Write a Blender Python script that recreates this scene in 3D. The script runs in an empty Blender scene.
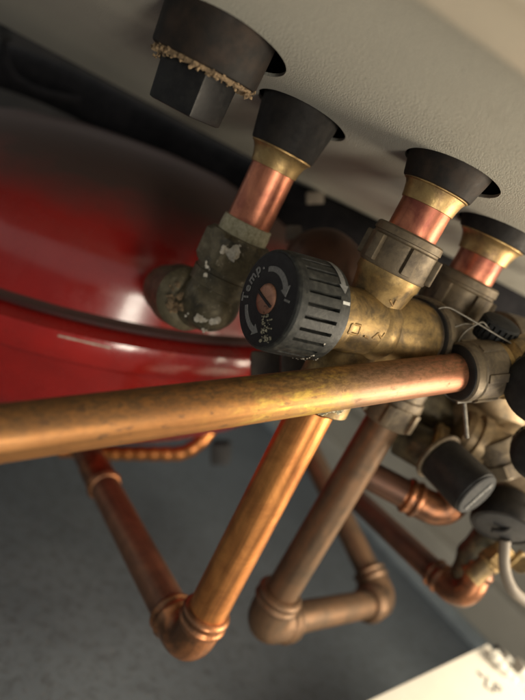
import bpy, bmesh, math, random
from mathutils import Vector, Matrix, noise
random.seed(7)
R = math.radians
S = bpy.context.scene
col = S.collection

# ---------------------------------------------------------------- camera
F = 560.0                                   # focal length in photo pixels (photo is 525 x 700)
ROLL = math.radians(27)
PITCH = math.radians(8)
CAM = Vector((0, 0, 0.32))
U0 = Vector((0, math.sin(PITCH), math.cos(PITCH)))
CX = Vector((1, 0, 0))*math.cos(ROLL) + U0*math.sin(ROLL)
CY = Vector((-1, 0, 0))*math.sin(ROLL) + U0*math.cos(ROLL)
CZ = Vector((0, -math.cos(PITCH), math.sin(PITCH)))
cd = bpy.data.cameras.new('camera')
cam = bpy.data.objects.new('camera', cd); col.objects.link(cam)
M = Matrix((CX, CY, CZ)).transposed().to_4x4(); M.translation = CAM
cam.matrix_world = M
cd.sensor_fit = 'VERTICAL'; cd.sensor_height = 24; cd.lens = 24*F/700
cd.clip_start = 0.01; cd.clip_end = 50
cd.dof.use_dof = True; cd.dof.focus_distance = 0.228; cd.dof.aperture_fstop = 3.7
S.camera = cam

# ---------------------------------------------------------------- world + lamps
w = bpy.data.worlds.new('World'); S.world = w; w.use_nodes = True
w.node_tree.nodes['Background'].inputs[0].default_value = (1.0, .98, .92, 1)
w.node_tree.nodes['Background'].inputs[1].default_value = 0.42

def at(px, py, Y):
    """a place in the cupboard: photo direction + distance in metres along the view axis"""
    return CAM + Y*(CX*((px-262.5)/F) + CY*((350-py)/F) - CZ)

def lean(deg):
    """up direction of pipework that leans a little from the plumb line"""
    return ((CX*math.sin(ROLL) + CY*math.cos(ROLL))*math.cos(R(deg)) + CZ*math.sin(R(deg))).normalized()
PUP = lean(15)
def vline(pxx, pyy, Y):
    """function giving the point of the plumb line through at(px, py, Y) seen at photo row y"""
    b = at(pxx, pyy, Y)
    def f(y, off=0):
        # solve (350-y)/F = CY.q/(-CZ.q) for q = b - CAM + s*up
        q0 = b - CAM; k = (350-y)/F; up = PUP
        s_ = (k*(-CZ).dot(q0) - CY.dot(q0))/(CY.dot(up) - k*(-CZ).dot(up))
        return b + up*s_
    return f
def lamp(name, loc, target, power, sx, sy, color):
    ld = bpy.data.lights.new(name, 'AREA'); ld.energy = power; ld.color = color
    ld.shape = 'RECTANGLE'; ld.size = sx; ld.size_y = sy
    lo = bpy.data.objects.new(name, ld); col.objects.link(lo)
    lo.location = loc
    lo.rotation_euler = (Vector(target)-Vector(loc)).to_track_quat('-Z', 'Y').to_euler()
    return lo
lamp('work_lamp', at(1080, 760, .27), at(330, 330, .27), 3.1, .20, .26, (1.0, .86, .66))
lamp('fill_lamp', CAM + Vector((.40, -.45, -.20)), at(300, 230, .3), 3.6, .13, .36, (1.0, .91, .76))  # added fill light from the camera side
S.view_settings.view_transform = 'Standard'; S.view_settings.look = 'None'
S.view_settings.exposure = 0.14; S.view_settings.gamma = 1
S.cycles.use_denoising = True
S.cycles.sample_clamp_indirect = 4

H_PANEL = CAM.z + 0.068                       # underside of the boiler

# ---------------------------------------------------------------- materials
class NT:
    def __init__(s, name):
        s.m = bpy.data.materials.new(name); s.m.use_nodes = True
        s.t = s.m.node_tree; s.b = s.t.nodes['Principled BSDF']
    def n(s, typ, **kw):
        nd = s.t.nodes.new(typ)
        for k, v in kw.items():
            if k in nd.inputs: nd.inputs[k].default_value = v
            else: setattr(nd, k, v)
        return nd
    def l(s, a, b): s.t.links.new(a, b)
    def coords(s, uv=False, scale=(1, 1, 1)):
        tc = s.n('ShaderNodeTexCoord'); mp = s.n('ShaderNodeMapping')
        mp.inputs['Scale'].default_value = scale
        s.l(tc.outputs['UV' if uv else 'Object'], mp.inputs[0]); return mp.outputs[0]
    def noise(s, vec, scale, detail=5, rough=.6, dist=0):
        nd = s.n('ShaderNodeTexNoise'); nd.inputs['Scale'].default_value = scale
        nd.inputs['Detail'].default_value = detail; nd.inputs['Roughness'].default_value = rough
        nd.inputs['Distortion'].default_value = dist
        s.l(vec, nd.inputs['Vector']); return nd.outputs['Fac']
    def ramp(s, fac, stops):
        r = s.n('ShaderNodeValToRGB'); e = r.color_ramp.elements
        for i, (p, c) in enumerate(stops):
            if i > 1: e.new(p)
        for i, (p, c) in enumerate(stops):
            e[i].position = p
            e[i].color = (c, c, c, 1) if isinstance(c, (int, float)) else (*c, 1)
        s.l(fac, r.inputs[0]); return r.outputs[0]
    def mix(s, fac, a, b):
        m = s.n('ShaderNodeMix'); m.data_type = 'RGBA'
        for v, i in ((fac, 0), (a, 6), (b, 7)):
            if hasattr(v, 'is_linked'): s.l(v, m.inputs[i])
            else: m.inputs[i].default_value = v if i == 0 else (*v, 1)
        return m.outputs[2]
    def bump(s, h, strength, dist=.001):
        b = s.n('ShaderNodeBump'); b.inputs['Strength'].default_value = strength
        b.inputs['Distance'].default_value = dist
        s.l(h, b.inputs['Height']); s.l(b.outputs[0], s.b.inputs['Normal'])
    def set(s, **kw):
        for k, v in kw.items():
            k = k.replace('_', ' ')
            if hasattr(v, 'is_linked'): s.l(v, s.b.inputs[k])
            else: s.b.inputs[k].default_value = (*v, 1) if isinstance(v, tuple) else v
        return s

def copper_mat(name, clean, tarnish, dirt, lo=.40, hi=.66, rough=(.26, .5), metal=.93, spots=.62, along=None, bump=.12):
    t = NT(name)
    uv = t.coords(True, (1, 1, 1))                       # u = around (0..1)*.07, v = metres along
    st = t.coords(True, (260, 14, 1))
    streak = t.noise(st, 1.0, 6, .6)
    obj = t.coords()
    blot = t.noise(obj, 55, 6, .62, .6)
    fine = t.noise(obj, 420, 6, .7)
    c = t.mix(t.ramp(blot, [(lo, 0), (hi, 1)]), clean, tarnish)
    if along:
        sep = t.n('ShaderNodeSeparateXYZ'); t.l(uv, sep.inputs[0])
        mr = t.n('ShaderNodeMapRange'); mr.inputs['From Max'].default_value = along[0]
        t.l(sep.outputs[1], mr.inputs[0])
        wob = t.n('ShaderNodeMath'); wob.operation = 'MULTIPLY_ADD'
        wob.inputs[1].default_value = .22; t.l(t.noise(obj, 75, 6, .7, .8), wob.inputs[0]); 
        t.l(mr.outputs[0], wob.inputs[2])
        zone = t.ramp(wob.outputs[0], along[1])
        c = t.mix(.74, c, zone)
        ymask = t.ramp(wob.outputs[0], [(.38, 0), (.43, 1), (.52, 1), (.58, 0)])
        yp = t.ramp(t.noise(t.coords(True, (150, 60, 1)), 1.0, 6, .7, .6), [(.50, 0), (.56, 1)])
        mm = t.n('ShaderNodeMath'); mm.operation = 'MULTIPLY'; t.l(ymask, mm.inputs[0]); t.l(yp, mm.inputs[1])
        c = t.mix(mm.outputs[0], c, (.66, .43, .10))
        us = t.n('ShaderNodeMath'); us.operation = 'MULTIPLY'; us.inputs[1].default_value = 1/.07; t.l(sep.outputs[0], us.inputs[0])
        topm = t.ramp(us.outputs[0], [(.0, .12), (.14, .85), (.34, .85), (.52, .1)])
        pat = t.ramp(t.noise(t.coords(True, (420, 260, 1)), 1.0, 8, .78, .3), [(.42, 0), (.58, 1)])
        m2 = t.n('ShaderNodeMath'); m2.operation = 'MULTIPLY'; t.l(topm, m2.inputs[0]); t.l(pat, m2.inputs[1])
        c = t.mix(m2.outputs[0], c, (.17, .105, .055))
        ring = t.ramp(t.noise(t.coords(True, (200, 150, 1)), 1.0, 4, .6, .3), [(.60, 0), (.66, .65)])
        c = t.mix(ring, c, (.15, .085, .05))
    c = t.mix(t.ramp(streak, [(.45, 0), (.72, .55)]), c, dirt)
    sp = t.ramp(t.noise(obj, 230, 4, .55, .3), [(spots, 0), (spots+.06, 1)])
    c = t.mix(sp, c, dirt)
    t.set(Base_Color=c, Metallic=metal)
    rr = t.ramp(t.noise(st, 1.3, 5, .7), [(.3, rough[0]), (.7, rough[1])])
    rr2 = t.mix(sp, rr, (.6, .6, .6))
    t.set(Roughness=rr2)
    t.bump(t.mix(.5, streak, fine), bump, .0006)
    return t.m

COPPER_WARM = copper_mat('copper_warm', (.88, .37, .115), (.56, .21, .07), (.20, .09, .045), rough=(.30, .46), spots=.73)
COPPER_PINK = copper_mat('copper_bright', (.66, .26, .15), (.27, .085, .065), (.20, .08, .05), rough=(.34, .5), spots=.74)
COPPER_DULL = copper_mat('copper_dull', (.20, .115, .064), (.115, .076, .048), (.06, .045, .032), rough=(.42, .58), metal=.65, spots=.72)
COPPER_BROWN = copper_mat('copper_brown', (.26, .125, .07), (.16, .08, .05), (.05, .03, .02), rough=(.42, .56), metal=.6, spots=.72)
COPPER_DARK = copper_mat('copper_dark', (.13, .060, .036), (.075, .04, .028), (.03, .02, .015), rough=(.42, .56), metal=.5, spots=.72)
COPPER_LONG = copper_mat('copper_long', (.54, .28, .11), (.32, .15, .06), (.13, .075, .035), lo=.38, hi=.6,
                         rough=(.40, .56), metal=.80, spots=.70, bump=.3,
                         along=(.27, [(0.0, (.50, .17, .10)), (.20, (.42, .17, .11)), (.35, (.34, .22, .15)), (.43, (.52, .34, .12)),
                                      (.54, (.56, .27, .075)), (.63, (.44, .19, .060)), (1.0, (.40, .185, .062))]))

def brass_mat(name, a, b, dirt, rough=(.32, .55), metal=.8, cover=(.48, .62), scale=160, bump=.3, specks=False):
    t = NT(name); o = t.coords()
    n1 = t.noise(o, scale, 6, .65, .5); n2 = t.noise(o, scale*4.5, 5, .7)
    c = t.mix(t.ramp(n1, [(.38, 0), (.6, 1)]), a, b)
    c = t.mix(t.ramp(t.noise(o, scale*.45, 7, .7, .4), [(cover[0], 0), (cover[1], .9)]), c, dirt)
    t.set(Base_Color=c, Metallic=metal, Roughness=t.ramp(n1, [(.3, rough[0]), (.7, rough[1])]))
    if specks:
        sp = t.ramp(t.noise(o, 300, 6, .75, .8), [(.60, 0), (.66, .8)])
        c = t.mix(sp, c, (.34, .30, .22)); t.set(Base_Color=c)
    t.bump(t.mix(.5, n1, n2), bump, .0006); return t.m
BRASS = brass_mat('brass', (.42, .285, .115), (.29, .195, .082), (.12, .088, .052), cover=(.43, .60), rough=(.42, .58), metal=.72)
BRASS_BRIGHT = brass_mat('brass_bright', (.50, .345, .15), (.38, .25, .11), (.19, .12, .07), rough=(.36, .52), cover=(.48, .64))
BRASS_DULL = brass_mat('brass_dull', (.20, .155, .10), (.14, .11, .075), (.075, .058, .042), rough=(.46, .62), metal=.5)
BRASS_DARK = brass_mat('brass_dark', (.13, .11, .065), (.085, .07, .045), (.04, .035, .025), rough=(.34, .55), metal=.5)
BRASS_CRUSTED = brass_mat('brass_crusted', (.15, .125, .075), (.10, .082, .05), (.045, .04, .03), rough=(.34, .6), metal=.45, specks=True)

def plain(name, c1, c2, rough=.5, metal=0, scale=200, bump=.15, dist=.0005, r2=None, lo=.4, hi=.65, **kw):
    t = NT(name); o = t.coords(); n1 = t.noise(o, scale, 6, .65)
    t.set(Base_Color=t.mix(t.ramp(n1, [(lo, 0), (hi, 1)]), c1, c2), Metallic=metal)
    t.set(Roughness=t.ramp(t.noise(o, scale*2.2, 4, .6), [(.3, rough), (.7, r2 or rough+.12)]))
    t.bump(t.noise(o, scale*3, 4, .7), bump, dist)
    for k, v in kw.items(): t.set(**{k: v})
    return t.m
RUBBER = plain('black_rubber', (.007, .006, .006), (.018, .015, .013), .62, scale=120)
RUBBER_BROWN = plain('brown_black_rubber', (.010, .008, .007), (.030, .019, .013), .62, scale=90)
PLASTIC = plain('black_plastic', (.008, .008, .009), (.015, .015, .015), .42, scale=260, bump=.08)
PLASTIC_GREY = plain('grey_plastic', (.022, .023, .024), (.034, .034, .034), .62, scale=300)
KNOB_SIDE = plain('dusty_black_plastic', (.020, .021, .020), (.060, .060, .052), .45, scale=330, bump=.3, lo=.45, hi=.75)
PRINT = plain('grey_print', (.19, .19, .185), (.11, .11, .105), .55, scale=900, bump=.02)
PRINT_WHITE = plain('white_print', (.6, .6, .57), (.45, .45, .42), .55, scale=900, bump=.02)
INK = plain('ink', (.03, .03, .035), (.06, .06, .07), .6, scale=900, bump=.0)
STEEL = plain('steel_wire', (.24, .22, .19), (.15, .135, .11), .4, .85, scale=400, bump=.1)
PTFE = plain('thread_sealant', (.58, .54, .38), (.36, .32, .20), .7, scale=420, bump=.6, dist=.001)
PAINT_DRIP = plain('white_paint_drip', (.62, .58, .50), (.42, .37, .28), .45, scale=500, bump=.4)
PUTTY = plain('crumbly_putty', (.36, .25, .14), (.13, .09, .055), .85, scale=700, bump=.8, dist=.001)
WHITE_PLASTIC = plain('white_plastic', (.62, .60, .53), (.5, .48, .42), .4, scale=80)
BEIGE_HOSE = plain('beige_hose', (.19, .16, .125), (.15, .125, .10), .6, scale=150)
LAGGING = plain('black_foam', (.006, .006, .008), (.014, .013, .015), .9, scale=90, bump=.5)
GREY_BRICK = plain('grey_metal', (.06, .06, .062), (.04, .04, .04), .5, scale=80)

for m_ in (RUBBER, RUBBER_BROWN, PLASTIC, PLASTIC_GREY, KNOB_SIDE, LAGGING, GREY_BRICK):
    m_.node_tree.nodes['Principled BSDF'].inputs['Specular IOR Level'].default_value = .28
def red_mat(name='red_gloss_paint', d0=.62):
    t = NT(name); o = t.coords()
    c = t.mix(t.ramp(t.noise(o, 14, 5, .6), [(.35, 0), (.7, 1)]), (.31, .011, .008), (.21, .008, .007))
    c = t.mix(t.ramp(t.noise(o, 120, 7, .75, .5), [(.66, 0), (.72, .55)]), c, (.30, .06, .04))
    t.set(Base_Color=c, Roughness=t.ramp(t.noise(o, 60, 5, .6), [(.3, .16), (.7, .34)]))
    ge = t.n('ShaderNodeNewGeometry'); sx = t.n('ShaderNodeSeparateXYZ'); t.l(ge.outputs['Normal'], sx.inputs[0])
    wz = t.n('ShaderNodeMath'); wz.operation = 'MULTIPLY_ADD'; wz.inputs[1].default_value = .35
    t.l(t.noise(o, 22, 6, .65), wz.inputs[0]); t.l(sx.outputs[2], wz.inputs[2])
    top_shade = t.ramp(wz.outputs[0], [(d0, 0), (d0+.36, .92)])             # dome's shade and dim ceiling reflection, painted on the upward faces
    c = t.mix(top_shade, c, (.060, .046, .038))
    t.set(Base_Color=c, Roughness=t.mix(top_shade, t.ramp(t.noise(o, 60, 5, .6), [(.3, .16), (.7, .34)]), (.85, .85, .85)))
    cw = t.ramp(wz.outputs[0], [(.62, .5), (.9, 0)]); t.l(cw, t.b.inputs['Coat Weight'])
    t.b.inputs['Coat Weight'].default_value = .5; t.b.inputs['Coat Roughness'].default_value = .12
    t.bump(t.noise(o, 30, 4, .5), .10, .003); return t.m
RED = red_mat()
PLASTIC_GREY.node_tree.nodes['Principled BSDF'].inputs['Specular IOR Level'].default_value = .12
def red_lip():
    t = NT('red_gloss_lip'); o = t.coords()
    c = t.mix(t.ramp(t.noise(o, 18, 5, .6), [(.35, 0), (.7, 1)]), (.34, .012, .009), (.24, .009, .007))
    c = t.mix(t.ramp(t.noise(o, 90, 7, .75, .5), [(.60, 0), (.70, .5)]), c, (.14, .02, .015))
    t.set(Base_Color=c, Roughness=t.ramp(t.noise(o, 70, 5, .6), [(.3, .14), (.7, .36)]))
    t.b.inputs['Coat Weight'].default_value = .6; t.b.inputs['Coat Roughness'].default_value = .10
    t.bump(t.noise(o, 40, 4, .5), .14, .003); return t.m
RED_LIP = red_lip()

def panel_mat(name, c1, c2, b, scale=620):
    t = NT(name); o = t.coords()
    n0 = t.noise(o, scale, 2, .55); n1 = t.noise(o, 14, 5, .6)
    c = t.mix(t.ramp(n1, [(.3, 0), (.7, 1)]), c1, c2)
    c = t.mix(t.ramp(t.noise(o, 60, 7, .7), [(.60, 0), (.75, .25)]), c, (.25, .2, .13))
    c = t.mix(t.ramp(n0, [(.35, 0), (.65, .22)]), c, (.52, .49, .42))
    t.set(Base_Color=c, Roughness=.42)
    t.bump(n0, b, .0010); return t.m
PANEL = panel_mat('textured_cream_paint', (.50, .49, .425), (.45, .44, .385), .6, 1600)
LIP = panel_mat('smooth_cream_paint', (.74, .67, .54), (.68, .61, .49), .05)

def floor_mat():
    t = NT('dusty_grey_board'); o = t.coords()
    c = t.mix(t.ramp(t.noise(o, 9, 7, .68, .4), [(.25, 0), (.75, 1)]), (.098, .118, .136), (.15, .176, .196))
    c = t.mix(t.ramp(t.noise(o, 110, 7, .75, .3), [(.48, 0), (.70, .7)]), c, (.05, .048, .046))
    c = t.mix(t.ramp(t.noise(o, 330, 5, .7), [(.60, 0), (.68, .7)]), c, (.24, .22, .19))
    t.set(Base_Color=c, Roughness=.58); t.bump(t.noise(o, 130, 5, .6), .22, .001); return t.m
FLOOR = floor_mat()
WALL = plain('pale_olive_wall', (.46, .44, .37), (.38, .36, .30), .6, scale=8, bump=.2, dist=.002)
WALL_DARK = plain('dark_back_board', (.035, .03, .026), (.02, .018, .016), .8, scale=9, bump=.2)
SKIRT = plain('blue_grey_edging', (.30, .35, .37), (.22, .26, .28), .5, scale=30)
CARD = plain('cream_card', (.78, .745, .65), (.73, .69, .60), .6, scale=20, bump=.05)
CASING = plain('cream_casing', (.5, .45, .36), (.45, .4, .32), .5, scale=20, bump=.05)

# ---------------------------------------------------------------- object helpers
def link(name, bm, mat, parent=None, smooth=True, auto=38):
    me = bpy.data.meshes.new(name)
    bmesh.ops.recalc_face_normals(bm, faces=bm.faces)
    bm.to_mesh(me); bm.free()
    mats = mat if isinstance(mat, (list, tuple)) else [mat]
    for m in mats: me.materials.append(m)
    if smooth:
        me.polygons.foreach_set('use_smooth', [True]*len(me.polygons))
        me.set_sharp_from_angle(angle=R(auto))
    o = bpy.data.objects.new(name, me); col.objects.link(o)
    if parent:
        o.parent = parent; o.matrix_parent_inverse = parent.matrix_world.inverted()
    return o
def tag(o, label, cat, group=None, kind=None):
    o['label'] = label
    if cat: o['category'] = cat
    if group: o['group'] = group
    if kind: o['kind'] = kind
    return o
def thing(name, loc, label, cat, group=None):
    e = bpy.data.objects.new(name, None); col.objects.link(e); e.empty_display_size = .01
    e.matrix_world = Matrix.Translation(loc); e.location = loc
    bpy.context.view_layer.update()
    return tag(e, label, cat, group)

def frame(d):
    d = Vector(d).normalized()
    a = Vector((0, 0, 1)) if abs(d.z) < .9 else Vector((0, 1, 0))
    x = a.cross(d).normalized(); return x, d.cross(x).normalized(), d

def lathe(bm, p0, p1, prof, n=48, fn=None, caps=True):
    """prof: list of (t metres along p0->p1, r metres); fn(angle, t, r) -> r"""
    p0 = Vector(p0); x, y, d = frame(Vector(p1)-p0)
    uvl = bm.loops.layers.uv.verify(); rings = []
    for (t, r) in prof:
        ring = []
        for k in range(n):
            a = 2*math.pi*k/n
            rr = fn(a, t, r) if fn else r
            ring.append(bm.verts.new(p0 + d*t + (x*math.cos(a) + y*math.sin(a))*rr))
        rings.append(ring)
    for i in range(len(rings)-1):
        for k in range(n):
            f = bm.faces.new((rings[i][k], rings[i][(k+1) % n], rings[i+1][(k+1) % n], rings[i+1][k]))
            us = (k/n, (k+1)/n, (k+1)/n, k/n); vs = (prof[i][0],)*2 + (prof[i+1][0],)*2
            for lp, u, v in zip(f.loops, us, vs): lp[uvl].uv = (u*.07, v)
    if caps:
        for ring in (rings[0], rings[-1]):
            try: bm.faces.new(ring)
            except Exception: pass
    return rings

def smooth_path(pts, fillet, seg=10):
    """polyline with rounded corners"""
    pts = [Vector(p) for p in pts]; out = [pts[0]]
    for i in range(1, len(pts)-1):
        a, b, c = pts[i-1], pts[i], pts[i+1]
        f = fillet[i-1] if isinstance(fillet, (list, tuple)) else fillet
        la, lc = (a-b).length, (c-b).length; f = min(f, la*.49, lc*.49)
        s = b + (a-b).normalized()*f; e = b + (c-b).normalized()*f
        for k in range(seg+1):
            u = k/seg; out.append(s*(1-u)**2 + b*2*u*(1-u) + e*u*u)
    out.append(pts[-1]); return out

def tube(bm, path, rad, n=32, caps=True):
    """rad: number or fn(s metres along)"""
    path = [Vector(p) for p in path]; uvl = bm.loops.layers.uv.verify()
    L = [0]
    for i in range(1, len(path)): L.append(L[-1] + (path[i]-path[i-1]).length)
    x, y, d = frame(path[1]-path[0]); rings = []
    for i, p in enumerate(path):
        if i == 0: t = path[1]-path[0]
        elif i == len(path)-1: t = path[-1]-path[-2]
        else: t = (path[i+1]-path[i]).normalized() + (path[i]-path[i-1]).normalized()
        t.normalize(); q = d.rotation_difference(t); x = q @ x; y = q @ y; d = t
        r = rad(L[i]) if callable(rad) else rad
        rings.append([bm.verts.new(p + (x*math.cos(2*math.pi*k/n) + y*math.sin(2*math.pi*k/n))*r) for k in range(n)])
    for i in range(len(rings)-1):
        for k in range(n):
            f = bm.faces.new((rings[i][k], rings[i][(k+1) % n], rings[i+1][(k+1) % n], rings[i+1][k]))
            us = (k/n, (k+1)/n, (k+1)/n, k/n); vs = (L[i],)*2 + (L[i+1],)*2
            for lp, u, v in zip(f.loops, us, vs): lp[uvl].uv = (u*.07, v)
    if caps:
        bm.faces.new(rings[0]); bm.faces.new(rings[-1])

def densify(pts, step):
    out = [Vector(pts[0])]
    for a, b in zip(pts, pts[1:]):
        a, b = Vector(a), Vector(b); k = max(1, int((b-a).length/step))
        for i in range(1, k+1): out.append(a.lerp(b, i/k))
    return out

def box(bm, c, ex, ey, ez, bev=0):
    """c centre; ex, ey, ez half-extent vectors"""
    vs = []
    for sz in (-1, 1):
        for sx, sy in ((-1, -1), (1, -1), (1, 1), (-1, 1)):
            vs.append(bm.verts.new(Vector(c) + Vector(ex)*sx + Vector(ey)*sy + Vector(ez)*sz))
    fs = [bm.faces.new([vs[i] for i in q]) for q in ((0,3,2,1), (4,5,6,7), (0,1,5,4), (1,2,6,5), (2,3,7,6), (3,0,4,7))]
    if bev:
        es = {e for f in fs for e in f.edges}
        bmesh.ops.bevel(bm, geom=list(es), offset=bev, segments=2, affect='EDGES', profile=.6)

def blob(bm, c, r, squash=(1, 1, 1), amp=.25, fr=1.6, sub=3, seed=0):
    res = bmesh.ops.create_icosphere(bm, subdivisions=sub, radius=1)
    off = Vector((seed*3.1, seed*1.7, seed*.9))
    for v in res['verts']:
        k = 1 + amp*noise.noise(v.co*fr + off)*2
        v.co = Vector(c) + Vector((v.co.x*squash[0], v.co.y*squash[1], v.co.z*squash[2]))*r*k

def on_surface(objs, pxx, pyy):
    dg = bpy.context.evaluated_depsgraph_get()
    d = (CX*((pxx-262.5)/F) + CY*((350-pyy)/F) - CZ).normalized()
    hit, loc, nor, idx, ob, mt = S.ray_cast(dg, CAM, d)
    return (loc, nor) if hit else (None, None)
def px(n, Y): return n*Y/F
DOWN = -PUP

def ribbed_nut(parent, p0, p1, r, lugs=6, phase=0, mat=BRASS_DULL, name='union_nut', lug_h=.0022, lug_w=.30):
    """round union nut with raised lugs, open ends with chamfers"""
    bm = bmesh.new(); p0, p1 = Vector(p0), Vector(p1); L = (p1-p0).length
    rb = r-lug_h
    prof = [(0, rb*.80), (0, rb*.93), (L*.04, rb*.985), (L*.20, rb*1.0), (L*.215, rb*.96), (L*.26, rb*.96), (L*.3, rb), (L*.93, rb), (L*.98, rb*.97), (L, rb*.92), (L, rb*.7)]
    lathe(bm, p0, p1, prof, 60)
    x, y, d = frame(p1-p0)
    for k in range(lugs):
        a = phase + 2*math.pi*k/lugs
        o = x*math.cos(a) + y*math.sin(a); tv = d.cross(o)
        box(bm, p0 + d*L*.60 + o*(rb-.0005+lug_h*.5), o*(lug_h*.5+.0005), tv*(rb*lug_w*.5), d*L*.31, .0007)
    return link(name, bm, mat, parent, auto=30)

# ================================================================ SETTING
hp = H_PANEL
def on_panel(pxx, pyy, z=hp):
    """point of the horizontal plane z seen in this direction"""
    d = CX*((pxx-262.5)/F) + CY*((350-pyy)/F) - CZ
    return CAM + d*((z-CAM.z)/d.z)
def floor_at(x, y): return on_panel(x, y, 0)
bm = bmesh.new()
bmesh.ops.create_grid(bm, x_segments=2, y_segments=2, size=2.2)
tag(link('floor', bm, FLOOR, smooth=False), 'dusty mottled dark grey board under the pipes', None, kind='structure')

e1 = floor_at(470, 640); e2 = floor_at(310, 470)
wd = (e2-e1).normalized(); nrm = Vector((wd.y, -wd.x, 0))
a = e1 - wd*.8; b = e1 + wd*1.6
wl = thing('wall', e1 + nrm*.02, 'pale olive side wall with moulded ledges behind the copper elbows at the right', 'wall')
bm = bmesh.new()
box(bm, (a+b)/2 + nrm*.065 + Vector((0, 0, .45)), (b-a)/2, nrm*.02, Vector((0, 0, .45)))
link('wall_board', bm, WALL, wl, smooth=False)
bm = bmesh.new()
box(bm, (a+b)/2 + nrm*.030 + Vector((0, 0, .035)), (b-a)/2, nrm*.0145, Vector((0, 0, .034)), .006)
link('skirting', bm, WALL, wl)
bm = bmesh.new()
box(bm, (a+b)/2 + nrm*.036 + Vector((0, 0, .15)), (b-a)/2, nrm*.0088, Vector((0, 0, .006)), .002)
link('ledge', bm, WALL, wl)
bm = bmesh.new()
box(bm, (a+b)/2 + nrm*.000 + Vector((0, 0, .006)), (b-a)/2, nrm*.015, Vector((0, 0, .0055)), .002)
link('edging_strip', bm, SKIRT, wl)
bm = bmesh.new()
box(bm, (-.4, 1.55, .6), (1.6, 0, 0), (0, .01, 0), (0, 0, .6))
tag(link('back_wall', bm, WALL_DARK, smooth=False), 'unlit dark wall board far behind the red vessel', 'wall')

# ================================================================ BOILER
boiler = thing('boiler', Vector((0, .3, hp)), 'textured cream painted underside of the boiler with round pipe holes', 'boiler')
lp0 = on_panel(452, 0, hp-.004); lp1 = on_panel(562, 80, hp-.004)
ld = (lp1-lp0).normalized(); ln = Vector((ld.y, -ld.x, 0))          # ln points towards the camera side
f0 = on_panel(20, 34); f1 = on_panel(340, 205)
fd = (f1-f0).normalized(); fn_ = Vector((-fd.y, fd.x, 0))
T = .0015
def line_x(p, d, x): return p + d*((x-p.x)/d.x)
c_near_r = line_x(lp0, ld, .30); c_near_l = line_x(lp0, ld, -.42)
c_far_r = line_x(f0, fd, .42); c_far_l = line_x(f0, fd, -.52)
quad = [c_near_l, c_near_r, c_far_r, c_far_l]
# holes: photo positions of the hole centres and radii in metres
PBOT = at(205, 68, .214); PTOP = PBOT + lean(20)*.03                    # plug axis, leaning a little
A1 = vline(249, 222, .275); A3 = vline(375, 300, .250); A4 = vline(465, 285, .297)
def hole(pt, dx, dy=0):
    q = pt + PUP*((hp-pt.z)/PUP.z); return Vector((q.x+dx, q.y+dy, hp))
pk = PBOT + (PTOP-PBOT)*((hp-PBOT.z)/(PTOP.z-PBOT.z))
HOLES = [(hole(pk, .0040, .001), .0245), (hole(A1(152), .0012), .0228), (hole(A3(190), .0024), .0214), (hole(A4(240), .002), .0240)]
from mathutils.geometry import delaunay_2d_cdt
pts2 = [Vector((q.x, q.y)) for q in quad]; loops = [list(range(4))]
for c, r in HOLES:
    k0 = len(pts2); pts2 += [Vector((c.x+r*math.cos(2*math.pi*k/64), c.y+r*math.sin(2*math.pi*k/64))) for k in range(64)]
    loops.append(list(range(k0, k0+64)))
edges = [(lp[i], lp[(i+1) % len(lp)]) for lp in loops for i in range(len(lp))]
vo, eo, fo, _, _, _ = delaunay_2d_cdt(pts2, edges, [], 1, 1e-6)
bm = bmesh.new()
lo_ = [bm.verts.new((q.x, q.y, hp)) for q in vo]
for f in fo:
    c2 = sum((vo[i] for i in f), Vector((0, 0)))/len(f)
    if any((c2-Vector((c.x, c.y))).length < r*.998 for c, r in HOLES): continue
    try: bm.faces.new([lo_[i] for i in f])
    except ValueError: pass
g = bmesh.ops.extrude_face_region(bm, geom=list(bm.faces))
for v in [e for e in g['geom'] if isinstance(e, bmesh.types.BMVert)]: v.co.z += T
panel = link('base_panel', bm, PANEL, boiler, smooth=False)
# front casing lip: a folded flange a little lower than the base panel
bm = bmesh.new()
m0 = line_x(lp0, ld, -.42); m1 = line_x(lp0, ld, .30)
box(bm, (m0+m1)/2 + ln*.0135 + Vector((0, 0, .001)), (m1-m0)/2, ln*.0135, Vector((0, 0, .005)), .0015)
link('casing_lip', bm, LIP, boiler)
bm = bmesh.new()
box(bm, (m0+m1)/2 + ln*.0305 + Vector((0, 0, .033)), (m1-m0)/2, ln*.003, Vector((0, 0, .043)), .0015)
link('front_casing', bm, LIP, boiler)
bm = bmesh.new()                                                  # casing box above, open at the holes
v = [bm.verts.new((q.x, q.y, hp+T+.001)) for q in quad] + [bm.verts.new((q.x, q.y, hp+.25)) for q in quad]
for i in range(4): bm.faces.new((v[i], v[(i+1) % 4], v[4+(i+1) % 4], v[4+i]))
bm.faces.new(v[4:])
link('casing', bm, WALL_DARK, boiler, smooth=False)

# ================================================================ GROMMETS
def grommet(name, top, bot, r0, r1, mat, label, cat='rubber sleeve', wall=.0035):
    bm = bmesh.new(); top = Vector(top); bot = Vector(bot); L = (bot-top).length
    lathe(bm, top, bot, [(0, r0-wall), (0, r0), (L*.5, (r0*1.2+r1*.8)/2), (L-.0012, r1), (L-.0004, r1-.0003), (L, r1-.0012),
                         (L, r1-wall), (L-.004, r1-wall-.0005), (.001, r0-wall-.001), (0, r0-wall)], 72,
          fn=lambda a, t, r: r*(1+.006*math.sin(3*a+t*90)+.012*noise.noise(Vector((math.cos(a)*5, math.sin(a)*5, t*300+r0*900)))), caps=False)
    return tag(link(name, bm, mat), label, cat, 'black rubber sleeves in the boiler holes')
def above(p, z): return p + PUP*((z-p.z)/PUP.z)

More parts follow.
